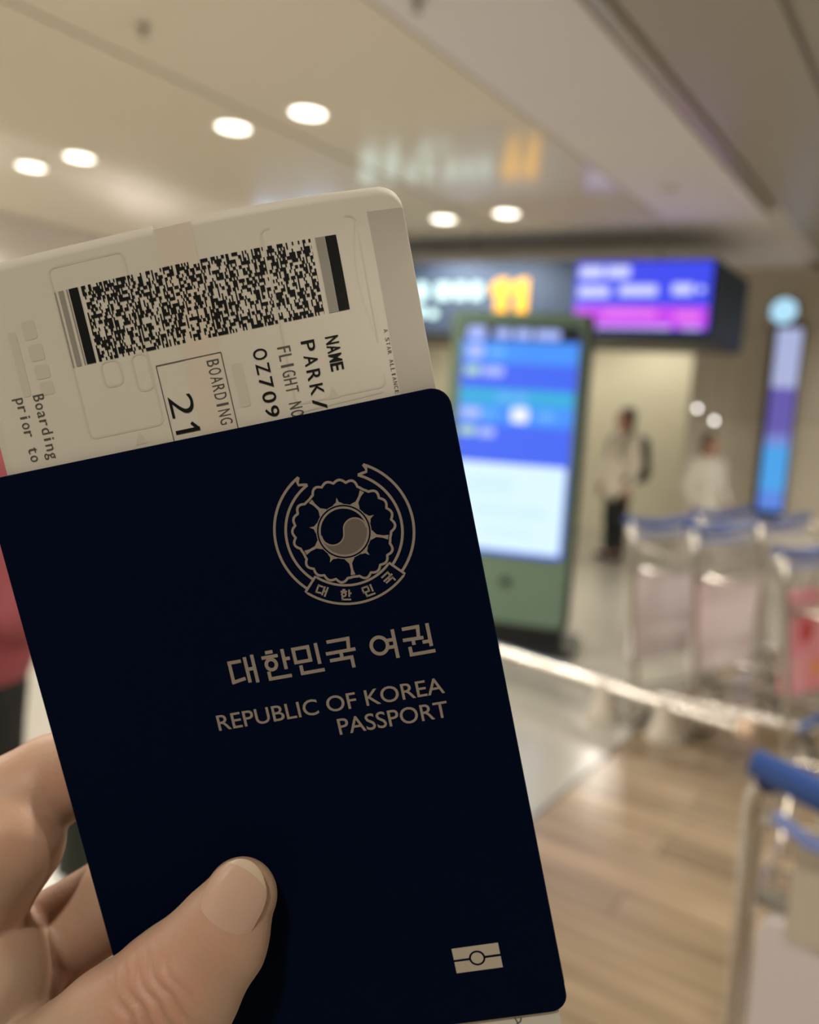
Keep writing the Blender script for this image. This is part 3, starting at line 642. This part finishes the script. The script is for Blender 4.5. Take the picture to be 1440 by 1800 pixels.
# national emblem
eu, ev, k = 20.82, 40.04, 0.0203
def E_(pts): return [(eu + x * k, ev + y * k) for x, y in pts]
F = Flat()
F.stroke(E_(arc(0, 0, 250, 0, 354, 60)), 0.16, True); F.stroke(E_(arc(0, 0, 222, 0, 354, 60)), 0.40, True)
sc_pts = []
for i in range(300):
    t = 360 * i / 300; ph = (t - 90) % 72 / 72.0
    bump_ = abs(math.sin(ph * PI * 5)) * 26; notch = -26 * math.exp(-((min(ph, 1 - ph) - 0.5) / 0.05) ** 2)
    edge = 1 - 0.10 * math.exp(-((ph - 0.5) / 0.10) ** 2)
    sc_pts.append(((448 + bump_) * edge * math.cos(math.radians(t)), (448 + bump_) * edge * math.sin(math.radians(t))))
F.stroke(E_(sc_pts), 0.46, True)
for q in range(5):
    t = math.radians(90 + 36 + 72 * q); c_, s_ = math.cos(t), math.sin(t)
    def rad(r, o): return (r * c_ - o * s_, r * s_ + o * c_)
    F.poly(E_([rad(252, 48), rad(252, -48), rad(300, -13), rad(360, -11), rad(408, -22), rad(408, 22), rad(360, 11), rad(300, 13)]))
    t = math.radians(90 + 72 * q); c_, s_ = math.cos(t), math.sin(t)
    F.poly(E_([rad(252, 52), rad(252, -52), rad(275, -14), rad(318, 0), rad(275, 14)]))
for (a0, a1) in ((118, 226), (62, -46)):
    F.stroke(E_(arc(0, 0, 640, a0, a1)), 0.50); F.stroke(E_(arc(0, 0, 535, a0 - (2 if a0 > 90 else -2), a1)), 0.50)
    sg = 1 if a0 > 90 else -1
    p_ = [(640, a0), (612, a0 + sg * 3.5), (587, a0 + sg * 4.5), (560, a0 + sg * 1.0), (535, a0 - sg * 2)]
    F.stroke(E_([(r * math.cos(math.radians(t)), r * math.sin(math.radians(t))) for r, t in p_]), 0.50)
bo = arc(0, 0, 675, 226, 314); bi = arc(0, 0, 500, 314, 226)
F.stroke(E_(bo + bi), 0.46, True)
F.m.build('emblem_lines', FOIL, cov)
F = Flat(); R_ = 212
tg = [(R_ / 2 + R_ / 2 * math.cos(t * PI), R_ / 2 * math.sin(t * PI)) for t in [i / 24 for i in range(25)]]
tg += [(-R_ / 2 + R_ / 2 * math.cos(-t * PI), R_ / 2 * math.sin(-t * PI)) for t in [i / 24 for i in range(1, 25)]]
tg_up = [(-R_ + 2 * R_ * i / 60.0) for i in range(61)]
def ycur(x):
    return math.sqrt(max(0, (R_ / 2) ** 2 - (x - R_ / 2) ** 2)) if x > 0 else -math.sqrt(max(0, (R_ / 2) ** 2 - (x + R_ / 2) ** 2))
vs = E_([(x, ycur(x)) for x in tg_up] + [(x, -math.sqrt(max(0, R_ ** 2 - x * x))) for x in tg_up])
F.put((vs, [(i, i + 1, 62 + i, 61 + i) for i in range(60)]))
F.m.build('emblem_fill', FOIL3, cov)
F = Flat()
F.stroke(E_([(x, ycur(x)) for x in tg_up]), 0.26, n=0.05); F.m.build('emblem_wave', FOIL, cov)
F = Flat()
for key, t in (('dae', 238), ('han', 259.5), ('min', 280.5), ('guk', 302)):
    tr = math.radians(t); cx, cy = 588 * math.cos(tr), 588 * math.sin(tr); rot = math.radians(t - 270)
    def fn(x, y, cx=cx, cy=cy, rot=rot):
        return ((eu + (cx + x * math.cos(rot) - y * math.sin(rot)) * k) * MM, (ev + (cy + x * math.sin(rot) + y * math.cos(rot)) * k) * MM, 0.035 * MM)
    hangul(F, key, -54, -50, 108, 100, 17, fn)
F.m.build('banner_lettering', FOIL, cov)

# --- boarding pass, tucked between cover and pages, curling back at its upper right
bp_ = thing('boarding_pass', 'cream paper boarding pass tucked inside the navy passport', 'boarding pass', mw=PM)
def curl(u, v):
    s = min(1, max(0, (v - 60) / 36.0)); s = s * s * (3 - 2 * s)
    l = -0.0006 * max(0, -u - 5) ** 2
    return -1.0 + (-9.0 * (max(0, u + 2) / 41.0) ** 2 + l) * s
UL, UR, VB, VT = -40.2, 42.6, -78.0, 100.6
def vtop(u):
    t = VT
    if -1.6 < u < 5.4: t -= 0.55
    d = u - (UR - 4.0)
    if d > 0: t -= 4.0 - math.sqrt(max(0, 16.0 - d * d))
    return t
us = sorted(set([round(UL + (UR - UL) * i / 44, 3) for i in range(45)] + [-1.62, -1.58, 5.38, 5.42] + [round(UR - 4 + 4 * math.sin(PI / 2 * i / 8), 3) for i in range(9)]))
fr = sorted(set([i / 30 for i in range(31)] + [0.775 + 0.225 * i / 24 for i in range(25)]))
m = MB(); nv = len(fr)
vs = [(u * MM, (VB + (vtop(u) - VB) * t) * MM, curl(u, VB + (vtop(u) - VB) * t) * MM) for u in us for t in fr]
m.add(vs, [(i * nv + j, (i + 1) * nv + j, (i + 1) * nv + j + 1, i * nv + j + 1) for i in range(len(us) - 1) for j in range(nv - 1)])
card = m.build('paper', PAPER, bp_, smooth=True)
md = card.modifiers.new('thickness', 'SOLIDIFY'); md.thickness = 0.0002; md.offset = -1
def on(u, v, e=0.08): return (u * MM, v * MM, (curl(u, v) + e) * MM)
INK = mat('black_ink', (0.009, 0.010, 0.010), 0.6, spec=0.12); GINK = mat('grey_ink', (0.075, 0.07, 0.06), 0.6); FAINT = mat('faint_grey_print', (0.60, 0.55, 0.46), 0.6)
TAUPE = mat('taupe_strip_print', (0.48, 0.44, 0.375), 0.6); BLUSH = mat('blush_band_print', (0.68, 0.585, 0.485), 0.6); FINEP = mat('fine_grey_bars', (0.29, 0.265, 0.22), 0.6)
def patch(u0, u1, v0, v1, e=0.02, nu=8, nvv=12, F=None):
    F = F or Flat()
    g = [(u0 + (u1 - u0) * i / nu, v0 + (v1 - v0) * j / nvv) for i in range(nu + 1) for j in range(nvv + 1)]
    F.put((g, [(i * (nvv + 1) + j, (i + 1) * (nvv + 1) + j, (i + 1) * (nvv + 1) + j + 1, i * (nvv + 1) + j + 1) for i in range(nu) for j in range(nvv)]), fn=lambda x, y: on(x, y, e))
    return F
# printed bands
patch(36.1, 42.5, 58, 96.4, 0.06, 12, 60).m.build('taupe_strip', TAUPE, bp_)
patch(-1.5, 5.3, 60, 99.95, 0.05, 6, 40).m.build('blush_band', BLUSH, bp_)
# faint show-through frames and marks
F = Flat(); fo = lambda x, y: on(x, y, 0.045)
for (u0, v0, u1, v1) in ((-22.5, 66.0, -8.0, 97.5), (17.0, 64.5, 33.8, 96.2), (-17.2, 74.6, -13.6, 79.2), (-11.2, 72.6, -8.2, 79.3)):
    F.stroke(rrect(u0, v0, u1, v1, 1.2, 4), 0.35, True, fn=fo)
for (u0, v0, u1, v1) in ((-30.2, 86.0, -27.6, 89.4), (-30.0, 82.0, -27.2, 85.0), (-29.8, 78.6, -27.0, 81.2), (-29.6, 75.6, -27.0, 78.0), (-33.2, 76.0, -31.6, 88.0), (6.8, 66.0, 8.8, 74.0)):
    F.poly(rrect(u0, v0, u1, v1, 0.5, 3), fn=fo)
F.poly([(-14.2, 63.2), (-11.8, 63.2), (-13.0, 65.6)], fn=fo); F.poly([(23.0, 64.2), (25.2, 64.2), (24.1, 66.4)], fn=fo)
F.m.build('show_through_print', FAINT, bp_)
# stacked barcode, bars drawn at random
F = Flat(); B0, B1, V0, V1 = -22.4, 29.9, 79.45, 93.2
rnd = random.Random(3); rows = 23; mod = 0.27; fb = lambda x, y: on(x, y, 0.10)
def bar(u0, u1, v0, v1, FF, n_=1):
    for j in range(n_):
        q0, q1 = v0 + (v1 - v0) * j / n_, v0 + (v1 - v0) * (j + 1) / n_
        FF.poly([(u0, q0), (u1, q0), (u1, q1), (u0, q1)], fn=fb)
lean = lambda u: (u - 4) * -0.0
bar(B1 - 2.0, B1, V0, V1, F, 6)
u = B0
for wd, gap in ((0.28, 0.5), (1.0, 0.55), (0.3, 0.25)): u += wd + gap
bar(u - 0.05, u + 1.75, V0, V1, F, 6); D0 = u + 2.35; D1 = B1 - 4.6
for r_ in range(rows):
    v0, v1 = V0 + (V1 - V0) * r_ / rows, V0 + (V1 - V0) * (r_ + 1) / rows
    u = D0 - rnd.choice((0, 0.27, 0.54))
    while u < D1 - 0.3:
        cut = sorted(rnd.sample(range(1, 17), 7)); edges = [0] + cut + [17]
        for i in range(0, 8, 2):
            ua, ub = max(D0, u + edges[i] * mod), min(u + edges[i + 1] * mod, D1)
            if ub > ua: bar(ua, ub, v0, v1, F)
        u += 17 * mod
tag(F.m.build('barcode', INK, bp_), kind='stuff')
F = Flat(); u = B0
for wd, gap in ((0.28, 0.5), (1.0, 0.55), (0.3, 0.25)): bar(u, u + wd, V0, V1, F, 6); u += wd + gap
bar(B1 - 3.75, B1 - 2.05, V0, V1, F, 6); tag(F.m.build('barcode_fine_lines', FINEP, bp_), kind='stuff')
# lettering: lines run down the pass, letter tops point to +u
GL = {}
def line(name, text, u_base, v_start, adv, ht, mt, bold=0.0, wf=0.78, lower=False, e=0.10):
    F = Flat()
    for i, chr_ in enumerate(text):
        if chr_ == ' ': continue
        if (chr_, bold) not in GL: GL[(chr_, bold)] = text2d(chr_, bold)
        vs, fs = GL[(chr_, bold)]
        xs = [q[0] for q in vs]; x0, x1 = min(xs), max(xs)
        sy = ht / 0.70; wd = adv * wf * (0.35 if chr_ in 'Iil' else 0.55 if chr_ == '1' else 1.0)
        off = (adv * wf - wd) / 2
        F.put(([(u_base + y * sy, v_start - (i * adv + off + (x - x0) / max(1e-6, x1 - x0) * wd)) for x, y in vs], fs), fn=lambda x, y: on(x, y, e))
    return F.m.build(name, mt, bp_)
line('name_heading', 'NAME', 24.6, 75.3, 1.62, 2.35, INK, 0.02, 0.88)
line('passenger_name', 'PARK/', 20.1, 75.4, 2.66, 2.5, INK, 0.008, 0.74)
line('flight_heading', 'FLIGHT NO', 15.7, 75.2, 1.46, 2.45, GINK, 0.0, 0.74)
line('flight_number', 'OZ709', 11.2, 75.7, 2.62, 2.55, INK, 0.008, 0.76)
line('boarding_heading', 'BOARDING', 2.5, 75.5, 1.53, 2.35, GINK, 0.0, 0.76)
line('boarding_time', '2', -6.2, 70.6, 4.9, 4.7, INK, -0.008, 0.82)
F = Flat(); F.stroke([(-6.2, 63.9), (-1.5, 63.9)], 0.7, fn=lambda x, y: on(x, y, 0.10)); F.stroke([(-1.75, 63.9), (-2.9, 65.2)], 0.6, fn=lambda x, y: on(x, y, 0.115)); F.m.build('boarding_time_one', INK, bp_)
F = Flat(); F.stroke([(33.2, -66.0), (33.9, -64.8), (34.6, -64.4), (34.9, -63.6)], 0.28, fn=lambda x, y: on(x, y, 0.10)); F.stroke([(33.6, -63.4), (34.0, -64.6)], 0.24, fn=lambda x, y: on(x, y, 0.115)); F.m.build('lower_print_mark', GINK, bp_)
line('boarding_note', 'Boarding', -31.4, 76.0, 1.56, 2.2, GINK, 0.0, 0.74)
line('boarding_note_second_line', 'prior to', -34.9, 76.1, 1.56, 2.2, GINK, 0.0, 0.74)
line('edge_text', 'A STAR ALLIANCE', 35.2, 74.6, 0.80, 0.75, GINK, 0.0, 0.72)
F = Flat()
for pts in ([(-6.9, 76.5), (5.5, 76.5)], [(-6.9, 76.5), (-6.9, 60.5)], [(5.5, 76.5), (5.5, 60.5)]):
    F.stroke([(pts[0][0] + (pts[1][0] - pts[0][0]) * i / 8, pts[0][1] + (pts[1][1] - pts[0][1]) * i / 8) for i in range(9)], 0.17, fn=lambda x, y: on(x, y, 0.10))
F.m.build('boarding_frame', GINK, bp_)
F = Flat(); F.stroke([(17.0, 63.0), (33.0, 63.6)], 0.3, fn=fo); F.stroke([(-18, 62.4), (-8, 62.4)], 0.5, fn=fo); F.m.build('faint_rule', FAINT, bp_)

# --- the hand
def pl(px, py, n):                            # a point of the passport frame seen in this direction, n mm off the cover
    d = Vector(((px - 720) / 1450.0, (900 - py) / 1450.0, -1.0)); q = LOC.inverted(); o_ = q @ Vector((0, 0, 0)); dd = (q.to_3x3() @ d)
    t = (n * MM - o_.z) / dd.z; p = o_ + dd * t; return np.array((p.x, p.y, p.z)) * 1000.0
hand = thing('hand', 'left hand with thumb on the passport cover and fingers behind', 'hand', mw=PM)
tz = np.array((0.0, 0.0, 1.0))
def chain(pts, k, flat=None):
    out = []
    for (a, b) in zip(pts[:-1], pts[1:]):
        out.append((pl(*a[:3]), pl(*b[:3]), a[3], b[3], k, flat))
    return out
T0, T1, T2, T3 = (424, 1574, 6.3), (384, 1650, 8.2), (312, 1738, 10.8), (205, 1818, 13.5)
thd = pl(*T0) - pl(*T1); thd /= np.linalg.norm(thd)
dors = np.array((-0.22, 0.10, 1.0)); dors -= thd * (dors @ thd); dors /= np.linalg.norm(dors)
FL = (dors, 0.84)
prims = []
prims += chain([(*T0, 7.0), (*T1, 9.1), (*T2, 11.6), (*T3, 11.9), (70, 1915, 12.0, 13.0), (-90, 2030, 2.0, 17.0)], 3.0, FL)
prims += chain([(-150, 1690, 0, 13.0), (-60, 1580, -3, 12.0), (12, 1480, -4.5, 11.6)], 3.0)
prims += chain([(12, 1420, -9.0, 10.6), (92, 1372, -14.6, 9.8), (240, 1322, -14.6, 9.0), (390, 1300, -12.6, 7.6)], 1.2)
prims += chain([(-110, 1830, -4, 13.5), (-10, 1726, -11, 11.5), (96, 1648, -15.2, 10.3), (220, 1570, -15.4, 9.8), (400, 1490, -13.6, 7.8)], 1.6)
prims += chain([(-60, 1930, -6, 12.5), (120, 1820, -15.4, 10.2), (330, 1720, -15.2, 9.4), (500, 1650, -13.2, 7.4)], 1.6)
prims += chain([(-20, 2060, -7, 11.5), (170, 1960, -14.6, 9.4), (360, 1880, -13.8, 8.2), (490, 1830, -12.0, 6.8)], 1.6)
prims += chain([(-22, 1738, 0.5, 15.0), (-150, 1800, 0, 19.0)], 2.0)
prims += chain([(-150, 1800, -3, 20.0), (-90, 2030, -6, 20.0)], 6.0) + chain([(-200, 1900, -5, 21.0), (-190, 2120, -8, 22.0)], 8.0)
prims += chain([(-190, 2120, -8, 22.0), (-240, 2330, -10, 24.0), (-330, 2650, -14, 29.0)], 10.0)
prims = [(a * MM, b * MM, ra_ * MM, rb2 * MM, k_ * MM, fl) for (a, b, ra_, rb2, k_, fl) in prims]
IPc = pl(*T2) * MM; tdir2 = pl(*T1) - pl(*T3); tdir2 /= np.linalg.norm(tdir2)
side = np.cross(dors, tdir2)
def wrinkle(V):
    # knuckle folds across the back of the thumb joint
    q = V - IPc; s = (q @ tdir2) * 1000; w2 = (q @ side) * 1000; hgt = (q @ dors) * 1000
    wgt = np.clip((hgt - 1.0) / 4.0, 0, 1) * np.exp(-(w2 / 9.5) ** 2)
    dep = np.zeros(len(V))
    for (s0, amp, wd, bend, ph) in ((-4.6, 0.85, 0.75, 0.10, 0.0), (-2.0, 1.05, 0.8, 0.09, 0.6), (0.6, 0.94, 0.75, 0.10, 1.4), (3.0, 0.77, 0.7, 0.06, 2.0), (5.2, 0.30, 0.7, 0.05, 2.9)):
        c = s0 + 0.35 * np.sin(w2 * 0.75 + ph) + bend * 0.18 * w2 ** 2 * (1 if s0 > 0 else -0.6) * 0.5
        dep += amp * np.exp(-((s - c) / wd) ** 2)
    bul = 0.55 * np.exp(-((s + 0.5) / 6.0) ** 2)
    near = (np.abs(s) < 14) & (np.linalg.norm(q, axis=1) < 0.02)
    return V + np.outer(np.where(near, (bul - dep) * wgt, 0) * MM, dors)
def skin_mat():
    m_ = mat('warm_skin', (0.46, 0.315, 0.22), 0.48, spec=0.35, sss=0.35, noise=((48, 48, 48), (0.51, 0.275, 0.19), 3), bump=(900, 0.22, 0.0004))
    return m_
sdf_obj('palm_and_fingers', prims, 0.00062, skin_mat(), hand, 0.003, wrinkle)
# thumbnail: a curved plate seated on the back of the last joint
ndir = np.cross(thd, dors)
def nail_pt(s, t, lift):                      # s along -1..1 (base..tip), t across -1..1
    base = pl(*T1) * 0.22 + pl(*T0) * 0.78 + thd * 0.4
    hw = 6.7 * (1 - 0.10 * max(0, -s)) * math.sqrt(max(0.0, 1 - (0.62 if s > 0 else 0.42) * max(0, abs(s) - 0.30) ** 2 / 0.49))
    L = 8.0 * s + (1.0 - t * t) * (2.3 if s > 0 else -2.2) * abs(s)
    R = 7.9; ang = t * hw / R
    rr_ = R + lift
    return (base + thd * L + ndir * (rr_ * math.sin(ang)) + dors * ((rr_ * math.cos(ang)) * 0.86 - 0.35 * s - 1.1 * max(0, s) ** 2 + 0.1)) * MM
def nail_mesh(s0, s1, lift, name, mt, parent):
    m = MB(); ns, ntt = 14, 14
    for lf in (lift, lift - 0.5):
        m.add([nail_pt(s0 + (s1 - s0) * i / ns, -1 + 2 * j / ntt, lf - 0.35 * abs(-1 + 2 * j / ntt) ** 4) for i in range(ns + 1) for j in range(ntt + 1)],
              [(i * (ntt + 1) + j, (i + 1) * (ntt + 1) + j, (i + 1) * (ntt + 1) + j + 1, i * (ntt + 1) + j + 1) for i in range(ns) for j in range(ntt)])
    return m.build(name, mt, parent, smooth=True)
nl = nail_mesh(-1.0, 0.86, 0.16, 'thumbnail', mat('nail_plate', (0.57, 0.37, 0.28), 0.28, spec=0.5), hand)
nail_mesh(0.85, 0.99, 0.19, 'nail_free_edge', mat('nail_edge', (0.62, 0.48, 0.34), 0.35), nl)
